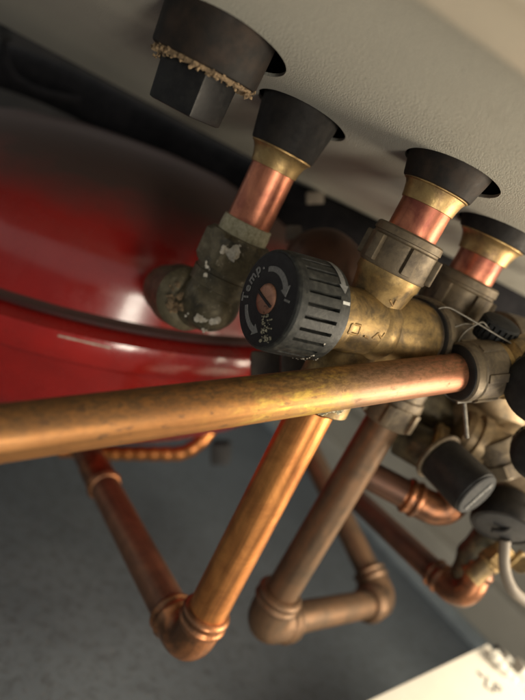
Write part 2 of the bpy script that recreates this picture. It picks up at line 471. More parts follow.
# ---- plug with square head
pb = PBOT; PD = (PBOT-PTOP).normalized()
grommet('rubber_sleeve', pk - PD*.014, pb, .0222, .0213, RUBBER_BROWN, 'widest black rubber sleeve, around the square headed plug at the upper left')
pl = thing('blanking_plug', pb, 'black square headed blanking plug hanging in the widest rubber sleeve', 'plug')
bm = bmesh.new()
lathe(bm, pb - PD*.03, pb, [(0, .016), (.0305, .0172), (.031, .0165), (.0311, .001)], 48)
link('plug_core', bm, RUBBER, pl)
fx, fy, fz = frame(PD)
bm = bmesh.new()
hd = pb + PD*.001 - CX*.0012; ang = R(48)
fx, fy, fz = frame(PD)
tw = (CAM-hd); tw = (tw - PD*tw.dot(PD)).normalized(); sr = PD.cross(tw)
if sr.dot(CX) < 0: sr = -sr
dl = R(8); cdir = tw*math.cos(dl) + sr*math.sin(dl)                    # nearest corner of the square head
sd = -tw*math.sin(dl) + sr*math.cos(dl)
ex = (cdir + sd).normalized(); ey = (cdir - sd).normalized()
box(bm, hd + PD*.0080, ex*.0112, ey*.0112, PD*.0085, .0014)
for v in bm.verts:
    q = v.co - hd; t_ = q.dot(PD)
    if t_ > .010: v.co = hd + PD*t_ + (q-PD*t_)*.955
link('square_head', bm, PLASTIC, pl)
bm = bmesh.new()
random.seed(3)
ringp = [pb + (fx*math.cos(2*math.pi*k/180) + fy*math.sin(2*math.pi*k/180))*.0182 + PD*.0004 for k in range(181)]
tube(bm, ringp, lambda s_: .0013*(1+.7*noise.noise(Vector((s_*420, 3, 1)))+.35*noise.noise(Vector((s_*1400, 7, 1)))), 14)
for k in range(420):
    a = 2*math.pi*random.random(); rr = .0182 + random.uniform(-.0035, .0026)
    blob(bm, pb + (fx*math.cos(a) + fy*math.sin(a))*rr + PD*random.uniform(-.0004, .0024), random.uniform(.0002, .0009)*random.choice((.6, 1, 1.2)), amp=.6, sub=1, seed=k)
for k in range(22):
    q = at(155+k*1.1, 57-2*math.sin(k*.5)+random.uniform(-2, 2), .214-.003)
    blob(bm, q, random.uniform(.0003, .0009), amp=.6, sub=1, seed=k+40)
link('putty_crust', bm, PUTTY, pl)

# ================================================================ ISOLATING VALVE 1 (left, elbow to the vessel)
Y1 = .275
A1 = vline(249, 222, Y1); g1b = A1(152)
grommet('rubber_sleeve', above(g1b, hp+.012), g1b, px(41, Y1), px(32.5, Y1), RUBBER, 'black rubber sleeve above the copper tail left of the temperature knob')
v1 = thing('elbow_valve', at(205, 300, Y1), 'dark brass elbow union with dried white paint drips in front of the red vessel', 'pipe fitting')
def brass_cone(parent, p, q, r0, r1):
    bm = bmesh.new(); p, q = Vector(p), Vector(q); L = (q-p).length
    lathe(bm, p, q, [(-.004, r0*.8), (-.001, r0), (L*.10, r0*1.03), (L*.16, r0*1.03), (L*.20, r0*.97), (L*.4, r0*.4+r1*.62), (L*.7, r1*1.05), (L, r1*1.01), (L+.0004, r1*.9)], 60)
    return link('brass_collar', bm, BRASS_BRIGHT, parent)
brass_cone(v1, g1b + DOWN*-.001, A1(170), px(30, Y1), px(23.5, Y1))
bm = bmesh.new(); tube(bm, densify([g1b, A1(232)], .004), px(22.5, Y1), 48)
link('copper_tail', bm, COPPER_PINK, v1)
bm = bmesh.new()
p, q = A1(222), A1(240); L = (q-p).length
lathe(bm, p, q, [(0, px(20, Y1)), (.0004, px(25, Y1)), (L*.5, px(26, Y1)), (L, px(25.5, Y1)), (L, px(20, Y1))], 48,
      fn=lambda a, t, r: r*(1+.02*noise.noise(Vector((math.cos(a)*3, math.sin(a)*3, t*900)))))
link('sealant_wrap', bm, PTFE, v1)
# hex union nut
bm = bmesh.new()
p, q = A1(237), A1(270); L = (q-p).length; R1 = px(37, Y1)
def hexr(a, t, r, n=6, ph=.35):
    m = ((a+ph) % (2*math.pi/n)) - math.pi/n
    return min(r, R1*.88/math.cos(m)*.98)
lathe(bm, p, q, [(0, R1*.7), (.0002, R1*.85), (L*.12, R1), (L*.85, R1), (L*.98, R1*.9), (L, R1*.7)], 96, fn=hexr)
link('union_nut', bm, BRASS_CRUSTED, v1, auto=25)
# elbow body: comes down and turns to the rear left, with rounded end
bm = bmesh.new()
pth = smooth_path([A1(266), A1(306), at(180, 296, Y1+.030), at(172, 292, Y1+.045)], .016, 12)
r_ = px(29, Y1)
tube(bm, pth, lambda s: r_*(1.0 if s > .006 else 1.08), 40)
blob(bm, A1(302), r_*1.07, amp=.03, sub=4)
p, q = A1(274), A1(290); L = (q-p).length
lathe(bm, p, q, [(0, r_*.9), (.0004, r_*1.10), (L*.8, r_*1.10), (L*.85, r_*1.0), (L, r_*.98)], 56)
link('elbow_body', bm, BRASS_CRUSTED, v1)
bm = bmesh.new()
p, q = at(190, 300, Y1+.012), at(168, 290, Y1+.060); L = (q-p).length
lathe(bm, p, q, [(0, r_*.6), (.001, r_*.96), (.004, r_*1.16), (L*.45, r_*1.2), (L*.5, r_*1.05), (L, r_*1.05)], 72)
link('rear_collar', bm, BRASS_CRUSTED, v1)
random.seed(11)
def drip(spots):
    bm = bmesh.new()
    for c, r, n, sp, el in spots:
        c = c - CZ*.0
        for k in range(n):
            o = CX*random.gauss(0, sp) + CY*random.gauss(0, sp*el)
            blob(bm, c+o, r*random.uniform(.5, 1.1), squash=(1, .5, 1), amp=.5, sub=2, seed=k+c.x*999)
    link('paint_drip', bm, PAINT_DRIP, v1)
def surf(x, y):
    l_, n_ = on_surface(None, x, y); return l_ if l_ else at(x, y, Y1)
bpy.context.view_layer.update()
drip([(surf(201, 318), .0021, 4, .0007, 1), (surf(212, 321), .0021, 3, .0007, 1), (surf(207, 320), .0010, 6, .0012, .3), (surf(204, 329), .0010, 5, .0006, 2.4), (surf(188, 312), .0008, 4, .001, 1.5)])
drip([(surf(233, 252), .0023, 8, .0013, 1.4), (surf(224, 250), .0015, 5, .001, 1), (surf(206, 272), .0010, 7, .0008, 2.5)])
drip([(surf(240, 245), .0010, 4, .0016, .4)])
bm = bmesh.new()
for k in range(16):
    q = at(random.uniform(170, 186), random.uniform(277, 310), Y1+.006+random.uniform(-.001, .001))
    blob(bm, q, random.uniform(.0005, .0022), squash=(1, .5, 1), amp=.6, sub=2, seed=k)
link('rust_crust', bm, PUTTY, v1)

# ================================================================ TEMPERATURE VALVE (centre)
Y3 = .250
A3 = vline(375, 300, Y3); g3b = A3(190)
grommet('rubber_sleeve', above(g3b, hp+.012), g3b, px(44, Y3), px(35, Y3), RUBBER_BROWN, 'black rubber sleeve above the middle copper tail, over the ribbed valve nut')
v3 = thing('mixing_valve', at(375, 325, Y3), 'brass temperature valve with a black ribbed knob, below the middle boiler hole', 'valve')
brass_cone(v3, g3b + DOWN*-.001, A3(207), px(31.5, Y3), px(26, Y3))
bm = bmesh.new(); tube(bm, densify([g3b, A3(246)], .004), px(25, Y3), 48)
link('copper_tail', bm, COPPER_PINK, v3)
ribbed_nut(v3, A3(234), A3(272), px(40, Y3), 6, R(18))
# valve body
knob_n = (CX*-.80 + CY*.145 + CZ*.58).normalized()
kf = at(267, 299, .216)                      # centre of the knob's face
bm = bmesh.new()
p, q = A3(270), A3(338); L = (q-p).length
lathe(bm, p, q, [(0, px(30, Y3)), (.0003, px(33, Y3)), (L*.12, px(33, Y3)), (L*.16, px(31, Y3)), (L*.55, px(25, Y3)), (L, px(20, Y3))], 56)
ax = -knob_n
bc = at(370, 326, Y3+.002)
s0 = bc + knob_n*.022; s1 = bc - knob_n*.016
kb = kf + ax*.026
# barrel from the knob's rear to the right hand nut
bl = (at(412, 336, .272)-kb); bL = bl.length
lathe(bm, kb, at(412, 336, .272), [(-.002, .010), (-.002, .0135), (.003, .0148), (.0075, .0152), (.0085, .0135), (.014, .0136), (.020, .0146), (bL*.60, .0150), (bL*.72, .0172), (bL, .0178)], 64)
blob(bm, bc, .0156, amp=.02, sub=4)
p, q = A3(335), A3(404); L = (q-p).length
lathe(bm, p, q, [(0, .012), (L*.3, .0145), (L*.8, .0145), (L*.97, .0150), (L, .0135)], 48)
link('valve_body', bm, BRASS, v3, auto=45)
# embossed marks on the body
bpy.context.view_layer.update()
bm = bmesh.new()
for (xa, ya, xb, yb) in ((352, 324, 361, 325.5), (352, 324, 348, 333), (361, 325.5, 358, 335), (348, 333, 358, 335),
                         (372, 338, 378, 333), (378, 333, 381, 338), (381, 338, 385, 333), (364, 336, 368, 338), (390, 300, 393, 306), (396, 300, 393, 306)):
    la, na = on_surface(None, xa, ya); lb, nb = on_surface(None, xb, yb)
    if la and lb and (la-lb).length < .01: tube(bm, densify([la, lb], .001), .0005, 8)
link('embossed_mark', bm, BRASS_BRIGHT, v3)
# right hand nut of the barrel with dark groove
bm = bmesh.new()
p = at(408, 336, .268); q = at(440, 342, .300); L = (q-p).length
lathe(bm, p, q, [(0, .012), (0, .0176), (.0012, .0178), (.0014, .0158), (.0030, .0158), (.0034, .0200), (.006, .0205), (.012, .0205), (.014, .019), (L, .0185)], 64)
link('barrel_nut', bm, BRASS_DULL, v3, auto=30)
bm = bmesh.new()
lathe(bm, at(408, 336, .267), q, [(.0010, .0150), (.0010, .0187), (.0028, .0187), (.0028, .0150)], 64)
link('sealing_ring', bm, RUBBER, v3)
# ---- knob
KX = (CY*1.0 + CX*.18); KX = (KX - knob_n*KX.dot(knob_n)).normalized()   # 'up' on the face
KR = KX.cross(knob_n).normalized()                                       # 'right' on the face as one looks at it
KM = Matrix((KR, KX, knob_n)).transposed().to_4x4(); KM.translation = kf
knob_empty_parent = v3
RK = .0204; LK = .0262
bm = bmesh.new()
NR = 26; n = NR*10
def knob_r(a, t, r):
    ph = (a*NR/(2*math.pi)) % 1
    if .0042 < t < .0195 and r > RK*.9:
        if .74 < ph < .985: return r-.0030
        return r
    return r
prof = [(.0, RK*.90), (.0003, RK*.945), (.0012, RK*.975), (.0035, RK*.985), (.0041, RK*.99), (.0043, RK*.99), (.010, RK), (.0193, RK*1.01), (.0196, RK*1.01), (.0225, RK*1.015),
        (.0248, RK*1.0), (.0262, RK*.93), (.0262, RK*.5)]
lathe(bm, kf, kf + ax, prof, n, fn=knob_r)
knob = link('knob', bm, KNOB_SIDE, v3, auto=28)
bm = bmesh.new()
lathe(bm, kf - ax*.0002, kf + ax, [(0, 0.0005), (0, RK*.90), (.0006, RK*.93), (.0014, RK*.93)], 96)
link('knob_face', bm, PLASTIC, knob, auto=28)
def klocal(x, y, z=0): return KM @ Vector((x, y, z))
def arc_arrow(name, r, w, a0, a1, head, z=.0004):
    bm = bmesh.new(); n = 26; sg = 1 if a1 > a0 else -1
    ins, outs = [], []
    for k in range(n+1):
        a = R(a0+(a1-a0)*k/n); wk = w*(.75+.25*k/n)
        ins.append(bm.verts.new(klocal(math.cos(a)*(r-wk/2), math.sin(a)*(r-wk/2), z)))
        outs.append(bm.verts.new(klocal(math.cos(a)*(r+wk/2), math.sin(a)*(r+wk/2), z)))
    for k in range(n): bm.faces.new((ins[k], ins[k+1], outs[k+1], outs[k]))
    a = R(a1); b_ = R(a1+sg*head)
    bm.faces.new([bm.verts.new(klocal(math.cos(x)*rr, math.sin(x)*rr, z)) for x, rr in ((a, r-w), (b_, r), (a, r+w))])
    g = bmesh.ops.extrude_face_region(bm, geom=list(bm.faces))
    for v in [e for e in g['geom'] if isinstance(e, bmesh.types.BMVert)]: v.co -= knob_n*.0002
    return link(name, bm, PRINT, knob, smooth=False)
arc_arrow('printed_arrow', .0118, .0027, 100, 22, 17)
arc_arrow('printed_arrow', .0134, .0024, 192, 247, 15)
def text_mesh(name, s, size, mat, parent, mw, ext=.0001, bevel=0):
    cu = bpy.data.curves.new(name, 'FONT'); cu.body = s; cu.size = size; cu.extrude = ext
    cu.align_x = 'CENTER'; cu.align_y = 'CENTER'; cu.resolution_u = 4; cu.offset = bevel
    to = bpy.data.objects.new(name, cu); col.objects.link(to); bpy.context.view_layer.update()
    me = bpy.data.meshes.new_from_object(to.evaluated_get(bpy.context.evaluated_depsgraph_get()))
    bpy.data.objects.remove(to); me.transform(mw); me.name = name; me.materials.clear(); me.materials.append(mat)
    o = bpy.data.objects.new(name, me); col.objects.link(o)
    if parent: o.parent = parent; o.matrix_parent_inverse = parent.matrix_world.inverted()
    return o
bml = bmesh.new()
for i, ch in enumerate('Temp.'):
    a = R((178, 164, 146, 128, 114)[i]); rr = .0148
    mw = KM @ Matrix.Translation((math.cos(a)*rr, math.sin(a)*rr, .0004)) @ Matrix.Rotation(a-math.pi/2, 4, 'Z')
    o = text_mesh('letter', ch, .0060, PRINT, None, mw, bevel=.00012)
    if ch == '.': pass
    bml.from_mesh(o.data); bpy.data.objects.remove(o)
link('lettering', bml, PRINT, knob, smooth=False)
bm = bmesh.new()
box(bm, klocal(.0132, -.0004, .0004), KM.to_3x3() @ Vector((.0016, -.0004, 0)), KM.to_3x3() @ Vector((.0001, .0004, 0)), knob_n*.0001)
link('index_mark', bm, PRINT, knob, smooth=False)
# screw
bm = bmesh.new()
lathe(bm, kf + ax*.0002, kf + knob_n, [(0, .0061), (.0008, .0061), (.0013, .0056), (.0015, .0042), (.0016, .0001)], 48)
scr = link('knob_screw', bm, copper_mat('screw_copper', (.46, .24, .16), (.36, .18, .12), (.12, .07, .05), rough=(.35, .5), metal=.75), knob)
bm = bmesh.new()
Rm = KM.to_3x3() @ Matrix.Rotation(R(-32), 3, 'Z')
box(bm, kf + knob_n*.0013, Rm @ Vector((.0058, 0, 0)), Rm @ Vector((0, .00055, 0)), knob_n*.0005)
link('screw_slot', bm, PLASTIC, scr, smooth=False)
bm = bmesh.new(); random.seed(21)
for k in range(46):
    x = random.gauss(.001, .0016)+random.choice((0, .002)); y = random.uniform(-.0165, -.0055)
    blob(bm, klocal(x+abs(y)*.10, y, .0004), random.uniform(.0002, .0007), squash=(1, 1, 1), amp=.6, sub=1, seed=k)
link('limescale', bm, plain('limescale', (.20, .19, .14), (.09, .085, .06), .6, scale=900), knob)
# white arrow and tick wrapped on the knob's rear band
bm = bmesh.new()
def kside(ang, t, dr=.0002):
    a = R(ang); return kf + ax*t + (KR*math.cos(a) + KX*math.sin(a))*(RK*1.013+dr)
def side_patch(bm, pts, grid=8):
    vs = [bm.verts.new(kside(a_, t_)) for a_, t_ in pts]; bm.faces.new(vs)
for k in range(12):
    a0_, a1_ = 70-k*3.4, 70-(k+1)*3.4
    side_patch(bm, [(a0_, .0200), (a0_, .0226), (a1_, .0226), (a1_, .0200)])
side_patch(bm, [(29.2, .0190), (29.2, .0238), (19, .0214)])
link('rear_arrow', bm, PRINT, knob, smooth=False)
bm = bmesh.new()
side_patch(bm, [(11, .0204), (11, .0240), (7.5, .0240), (7.5, .0204)])
link('index_mark', bm, PRINT_WHITE, knob, smooth=False)
bm = bmesh.new(); random.seed(5)
for k in range(16):
    blob(bm, kside(random.choice((-62, -75, -90, -40))+random.gauss(0, 3), random.uniform(.018, .025), -.0001), random.uniform(.0002, .0005), amp=.6, sub=1, seed=k)
link('paint_fleck', bm, PAINT_DRIP, knob)

# ================================================================ COPPER PIPE A (vertical, warm)
def fitting_rings(bm, p, d, r, L):
    pass
pa0 = A3(406) - CX*.0012; pa1 = A3(646) + CX*.0034
pa2 = on_panel(88, 455, pa1.z); pa3 = pa2 + (pa2-pa1)*.5
ca = thing('copper_pipe', pa1, 'bright orange copper pipe dropping from the knob valve to a soldered elbow', 'pipe', 'copper pipes under the boiler')
bm = bmesh.new(); ra = .0108
da = (pa1-pa0).normalized(); dw = (pa2-pa1).normalized()
tube(bm, densify([pa0, pa1 - da*.014], .004), ra, 48)
link('vertical_run', bm, COPPER_WARM, ca)
bm = bmesh.new()
tube(bm, densify([pa1 + dw*.020, pa3], .01), ra, 40)
link('rear_run', bm, COPPER_BROWN, ca)
def elbow(parent, p, d_in, d_out, r, arm, mat, bead=True):
    """solder elbow: collars with a rolled bead on both arms"""
    d_in = d_in.normalized(); d_out = d_out.normalized()
    pts = smooth_path([p - d_in*arm, p, p + d_out*arm], arm*.62, 14)
    pts = densify(pts, .0006)
    L = sum((b-a).length for a, b in zip(pts, pts[1:]))
    def rad(s):
        e = min(s, L-s); k = r*1.13
        if e < .0008: return r*1.02
        if bead: k += r*.12*math.exp(-((e-.0030)/.0015)**2) + r*.13*math.exp(-((e-.0085)/.0017)**2)
        if e > .011: k = r*1.11
        return k
    bm = bmesh.new(); tube(bm, pts, rad, 44)
    return link('elbow', bm, mat, parent, auto=60)
COPPER_ELBOW = copper_mat('copper_elbow', (.50, .21, .09), (.20, .10, .055), (.10, .055, .035), lo=.42, hi=.58, rough=(.28, .52), metal=.85, spots=.68)
elbow(ca, pa1, da, dw, ra, .0275, COPPER_ELBOW)
bm = bmesh.new()
pc = pa1 + dw*.150
lathe(bm, pc, pc + dw, [(0, ra), (.0004, ra*1.1), (.004, ra*1.22), (.007, ra*1.12), (.03, ra*1.1), (.03, ra)], 40)
link('coupling', bm, COPPER_ELBOW, ca)
bm = bmesh.new(); random.seed(8)
for k in range(40):
    q = at(random.uniform(318, 340), random.uniform(404, 412), .238+random.uniform(0, .006))
    blob(bm, q, random.uniform(.0005, .0018), amp=.5, sub=2, seed=k)
link('joint_compound', bm, PTFE, ca)

# ================================================================ VALVE 4 + COPPER PIPE B
Y4 = .293
A4 = vline(465, 285, Y4+.004); g4b = A4(240)
grommet('rubber_sleeve', above(g4b, hp+.012), g4b, px(44, Y4), px(35, Y4), RUBBER, 'rightmost black rubber sleeve, cut by the edge of the photo')
v4 = thing('isolating_valve', at(440, 340, Y4), 'dull brass valve with ribbed nut below the rightmost boiler hole', 'valve')
brass_cone(v4, g4b + DOWN*-.001, A4(257), px(31.5, Y4), px(25, Y4))
bm = bmesh.new(); tube(bm, densify([g4b, A4(287)], .004), px(23, Y4), 48)
link('copper_tail', bm, COPPER_PINK, v4)
ribbed_nut(v4, A4(277), A4(315), px(37, Y4), 6, R(10))
bm = bmesh.new()
p, q = A4(312), A4(345); L = (q-p).length
lathe(bm, p, q, [(0, px(29, Y4)), (L*.2, px(30, Y4)), (L*.3, px(27, Y4)), (L, px(25, Y4))], 48)
link('valve_body', bm, BRASS, v4)
bm = bmesh.new()
p, q = at(420, 332, Y4+.01), at(560, 366, Y4+.055); L = (q-p).length
lathe(bm, p, q, [(0, .010), (.0, .018), (.008, .0195), (.022, .0195), (.026, .0175), (.05, .0175), (.052, .0225), (L, .0225)], 60)
link('cross_barrel', bm, BRASS_DULL, v4, auto=30)
p, q = A4(345), A4(404); bm = bmesh.new(); L = (q-p).length
lathe(bm, p, q, [(0, .012), (L*.2, .0135), (L, .0135)], 40)
link('lower_body', bm, BRASS_DULL, v4)
ribbed_nut(v4, A4(392), A4(420), px(33, Y4), 6, R(42))

pb0 = A4(408); pb1 = A4(624)
pb2 = on_panel(383, 601, pb1.z); pb3 = at(308, 448, .56)
cb = thing('copper_pipe', pb1, 'dull brown copper pipe right of the orange one, ending in a double elbow', 'pipe', 'copper pipes under the boiler')
rb_ = .0105; db = (pb1-pb0).normalized(); db2 = (pb2-pb1).normalized(); db3 = (pb3-pb2).normalized()
bm = bmesh.new(); tube(bm, densify([pb0, pb1 - db*.014], .004), rb_, 48); link('vertical_run', bm, COPPER_DULL, cb)
bm = bmesh.new(); tube(bm, densify([pb1 + db2*.02, pb2 - db2*.014], .004), rb_, 40); link('cross_run', bm, COPPER_DULL, cb)
bm = bmesh.new(); tube(bm, densify([pb2 + db3*.02, pb3], .02), rb_, 40); link('rear_run', bm, COPPER_DULL, cb)
elbow(cb, pb1, db, db2, rb_*1.14, .029, COPPER_DULL)
elbow(cb, pb2, db2, db3, rb_*1.12, .028, COPPER_DULL)

# ================================================================ LONG PIPE + ITS NUT
l0 = at(466, 371, .262); l1 = at(2, 433, .166); l2 = l0 + (l1-l0)*1.35
lpz = thing('copper_pipe', l0, 'long golden stained copper pipe crossing the foreground from the left edge', 'pipe', 'copper pipes under the boiler')
bm = bmesh.new(); tube(bm, densify([l0, l2], .003), .0089, 64); link('pipe_run', bm, COPPER_LONG, lpz)
v5 = thing('service_valve', at(490, 370, .33), 'brass service valve whose ribbed nut grips the long foreground pipe', 'valve')
ud = (l0-l1).normalized()
nd_ = (ud*.85 + CX*.30).normalized()
na = l0 - ud*.006
ribbed_nut(v5, na, na + nd_*.020, .0150, 6, R(-6), lug_h=.0009)
bm = bmesh.new()
lathe(bm, na - nd_*.0012, na + nd_, [(0, .0091), (0, .0122), (.0006, .0130), (.003, .0130), (.003, .0091)], 60)
link('black_olive', bm, RUBBER, v5)
bm = bmesh.new()
p = na + nd_*.018
lathe(bm, p, p + nd_, [(0, .012), (.001, .0135), (.004, .0138), (.0045, .0120), (.006, .0120), (.009, .015), (.045, .017)], 60)
link('valve_body', bm, BRASS, v5, auto=40)
# cotter pin
bm = bmesh.new()
tube(bm, densify([at(464, 402, .264), at(467, 438, .264)], .002), .0011, 12)
tube(bm, densify([at(457, 402, .263), at(472, 400, .263)], .002), .0010, 12)
tag(link('split_pin', bm, STEEL), 'thin steel split pin hanging just under the ribbed nut of the long pipe', 'pin')
# wires
def wire(pts, r, mat, name, label, cat, group=None, fil=.02):
    bm = bmesh.new(); tube(bm, smooth_path([at(*p) for p in pts], fil, 8), r, 10)
    return tag(link(name, bm, mat), label, cat, group)
wire([(424, 352, .268), (425, 318, .262), (444, 304, .262), (482, 326, .262), (525, 352, .262)], .0005, STEEL, 'steel_wire',
     'thin steel wire looping highest over the brass barrel', 'wire', 'loose steel wires')
wire([(430, 348, .262), (446, 330, .262), (466, 323, .262), (474, 326, .264)], .00045, STEEL, 'steel_wire',
     'short thin steel wire curving up from the ribbed nut of the long pipe', 'wire', 'loose steel wires')
wire([(455, 348, .262), (464, 331, .262), (483, 321, .262), (488, 328, .263), (500, 336, .268)], .00050, STEEL, 'steel_wire',
     'thin steel wire with a sharp kink, right of the other wires', 'wire', 'loose steel wires')

# ================================================================ LOWER RIGHT VALVE GROUP
v6 = thing('filling_valve', at(480, 430, .35), 'worn brass filling valve body with side branches at the right edge', 'valve')
bm = bmesh.new()
pth = smooth_path([at(402, 436, .345), at(430, 452, .335), at(470, 470, .34)], .02, 8)
tube(bm, pth, lambda s: .0125, 32)
link('outlet_branch', bm, BRASS_DARK, v6)
bm = bmesh.new()
lathe(bm, at(428, 448, .338), at(455, 458, .334), [(0, .0135), (.001, .0165), (.0035, .0172), (.0045, .0160), (.008, .0158)], 56)
link('collar', bm, BRASS, v6)
bm = bmesh.new()
pth = smooth_path([at(455, 415, .37), at(485, 430, .36), at(515, 470, .35), at(540, 500, .36)], .03, 8)
tube(bm, pth, lambda s: .0195+.0015*math.sin(s*260), 40)
pth = smooth_path([at(480, 372, .355), at(500, 410, .36), at(500, 450, .365)], .03, 8)
tube(bm, pth, .017, 40)
blob(bm, at(490, 432, .362), .0215, amp=.08, sub=3, seed=4)
BRASS_TAN = brass_mat('brass_worn_tan', (.36, .265, .155), (.27, .195, .115), (.13, .10, .065), rough=(.42, .58), metal=.55)
link('valve_body', bm, BRASS_TAN, v6)
bm = bmesh.new()
p, q = at(458, 430, .338), at(497, 452, .336); L = (q-p).length
lathe(bm, p, q, [(0, .009), (.0005, .0135), (.004, .0150), (.0045, .0135), (.009, .0135), (.0095, .0158), (.015, .0158), (.0155, .014), (L, .014)], 56)
link('stepped_branch', bm, BRASS_TAN, v6, auto=30)
bm = bmesh.new()
p, q = at(492, 440, .330), at(506, 476, .328); L = (q-p).length
lathe(bm, p, q, [(0, .008), (.0005, .0120), (L*.35, .0125), (L*.37, .0108), (L*.6, .0108), (L*.62, .0135), (L*.95, .0135), (L, .012)], 6*8,
      fn=lambda a, t, r: min(r, .0118/math.cos((a % (math.pi/3))-math.pi/6)) if t > L*.6 else r)
link('hex_union', bm, BRASS_DULL, v6, auto=25)
bm = bmesh.new()
p, q = at(404, 396, .36), at(474, 440, .372); L = (q-p).length
lathe(bm, p, q, [(0, .012), (.0005, .0175), (L*.3, .018), (L*.32, .0155), (L*.6, .0155), (L*.62, .019), (L, .019)], 48)
link('rear_union', bm, BRASS_DARK, v6, auto=30)
bm = bmesh.new()
lathe(bm, at(506, 462, .345), at(540, 478, .34), [(0, .013), (.001, .018), (.006, .020), (.03, .020)], 48)
link('side_branch', bm, brass_mat('brass_tan', (.46, .34, .22), (.36, .26, .16), (.2, .14, .09), metal=.5), v6)

# capped knob with a grey wordmark face
kp = thing('cap_knob', at(458, 478, .31), 'small black cylindrical cap with grey lettered end, above the upper copper elbow', 'knob')
c0, c1 = at(440, 458, .319), at(476, 494, .300)
bm = bmesh.new(); L = (c1-c0).length; d6 = (c1-c0).normalized()
lathe(bm, c0, c1, [(0, .010), (.0, .0130), (.001, .0137), (L*.93, .0140), (L*.98, .0136), (L, .0130), (L, .002)], 60)
link('cap_body', bm, PLASTIC, kp, auto=30)
bm = bmesh.new()
lathe(bm, c1 - d6*.0004, c1 + d6, [(0, .0132), (.0012, .0132), (.0018, .0124), (.0018, .0004)], 60)
link('end_face', bm, PLASTIC_GREY, kp, auto=30)
upv = (CY*.75 + CX*.66); yv = None
xr = upv - d6*upv.dot(d6); xr.normalize(); yr = d6.cross(xr).normalized()
mw = Matrix((xr, yr, d6)).transposed().to_4x4(); mw.translation = c1 + d6*.0020
text_mesh('lettering', 'oventrop', .0052, PRINT, kp, mw, bevel=.00005)
bm = bmesh.new()
lathe(bm, c0 - d6*.0026, c0 + d6, [(0, .011), (0, .0150), (.0018, .0154), (.0024, .0150), (.0024, .011)], 60)
link('brass_washer', bm, BRASS_DULL, kp, auto=30)

# big black knob at right edge
def ribbed_knob(name, c, d, r, L, label, cat='knob', mat=PLASTIC, nr=26, depth=.0012, group=None, dome=.25):
    bm = bmesh.new(); c = Vector(c); d = Vector(d).normalized()
    def fr(a, t, rr):
        ph = (a*nr/(2*math.pi)) % 1
        return rr-depth if (L*.12 < t < L*.82 and ph > .6) else rr
    lathe(bm, c, c - d, [(-r*dome*.5, .0005), (-r*dome*.45, r*.4), (-r*dome*.15, r*.8), (0, r*.93), (L*.10, r), (L*.13, r), (L*.8, r*1.02), (L*.85, r*1.03), (L, r*1.0), (L, r*.4)], nr*8, fn=fr)
    return tag(link(name, bm, mat, auto=30), label, cat, group)
ribbed_knob('round_knob', at(545, 392, .245), CX*-.55 + CZ*.75 + CY*-.25, .0175, .016, 'large round black knob cut by the right edge beside the brass body', dome=.6)
ribbed_knob('round_knob', at(541, 455, .27), CX*-.4 + CZ*.8, .014, .016, 'round black knob below the large one, cut by the right edge', dome=.6)
ribbed_knob('small_cap', at(503, 322, .268), CX*.25 + CY*.55 + CZ*.35, .0095, .011, 'small dark grey ribbed cap under the rightmost copper tail', cat='cap', mat=PLASTIC_GREY, nr=20, dome=.3)

# rubber capped disc
dn = (CZ*.60 + CY*-.72 + CX*-.40).normalized()
dc = at(503, 524, .325)
kd = thing('flat_cap', dc, 'flat dark rubber cap with a thick rim above the beige hose', 'cap')
bm = bmesh.new()
lathe(bm, dc + dn*.0026, dc - dn, [(0, .0001), (.0002, .0150), (.0003, .0158), (-.0004, .0164), (-.0002, .0176), (.002, .0184), (.009, .0180), (.013, .0150), (.020, .013)], 60)
link('cap_rim', bm, RUBBER, kd, auto=35)
bm = bmesh.new()
lathe(bm, dc + dn*.0032, dc - dn, [(0, .0002), (.0002, .0140), (.0006, .0150), (.0010, .0150)], 48)
link('cap_face', bm, plain('dark_grey_rubber', (.035, .035, .037), (.022, .022, .023), .55, scale=300), kd, auto=35)
bm = bmesh.new()
tube(bm, smooth_path([dc + dn*.004 + CX*-.006, dc + dn*.006 + CX*.002 + CY*.001, at(530, 505, .315)], .006, 6), .0016, 12)
link('cap_strap', bm, RUBBER, kd)
bm = bmesh.new()
tube(bm, smooth_path([at(487, 508, .335), at(500, 492, .33), at(540, 494, .33)], .01, 8), .0034, 16)
tag(link('black_cable', bm, RUBBER), 'black cable curling over the top of the flat rubber cap', 'cable', 'black cables')

wire([(505, 540, .33), (503, 566, .33), (511, 590, .33), (550, 620, .34)], .0033, BEIGE_HOSE, 'beige_hose',
     'thin beige hose curving down to the right edge from the flat cap', 'hose', fil=.015)
# brass drain tail
dt = thing('drain_tail', at(492, 562, .345), 'small bright brass hexagon tail fitting behind the beige hose', 'pipe fitting')
bm = bmesh.new()
p, q = at(506, 545, .35), at(470, 578, .35); L = (q-p).length; Rh = .0092
def hx(a, t, r):
    m = (a % (math.pi/3)) - math.pi/6
    return min(r, Rh*.87/math.cos(m)) if r > .008 else r
lathe(bm, p, q, [(0, .007), (.001, .0078), (.006, .0078), (.0062, .0092), (.014, .0092), (.0145, .0075), (.0148, .0082), (.017, .0082), (.0172, .007), (L, .007)], 72, fn=hx)
link('hex_body', bm, BRASS, dt, auto=25)
bm = bmesh.new()
tube(bm, densify([at(508, 566, .345), at(523, 552, .345)], .003), .0022, 14)
lathe(bm, at(520, 565, .345), at(520, 558, .32), [(0, .0045), (.001, .0052), (.004, .0052)], 30)
link('drain_lever', bm, BRASS, dt)
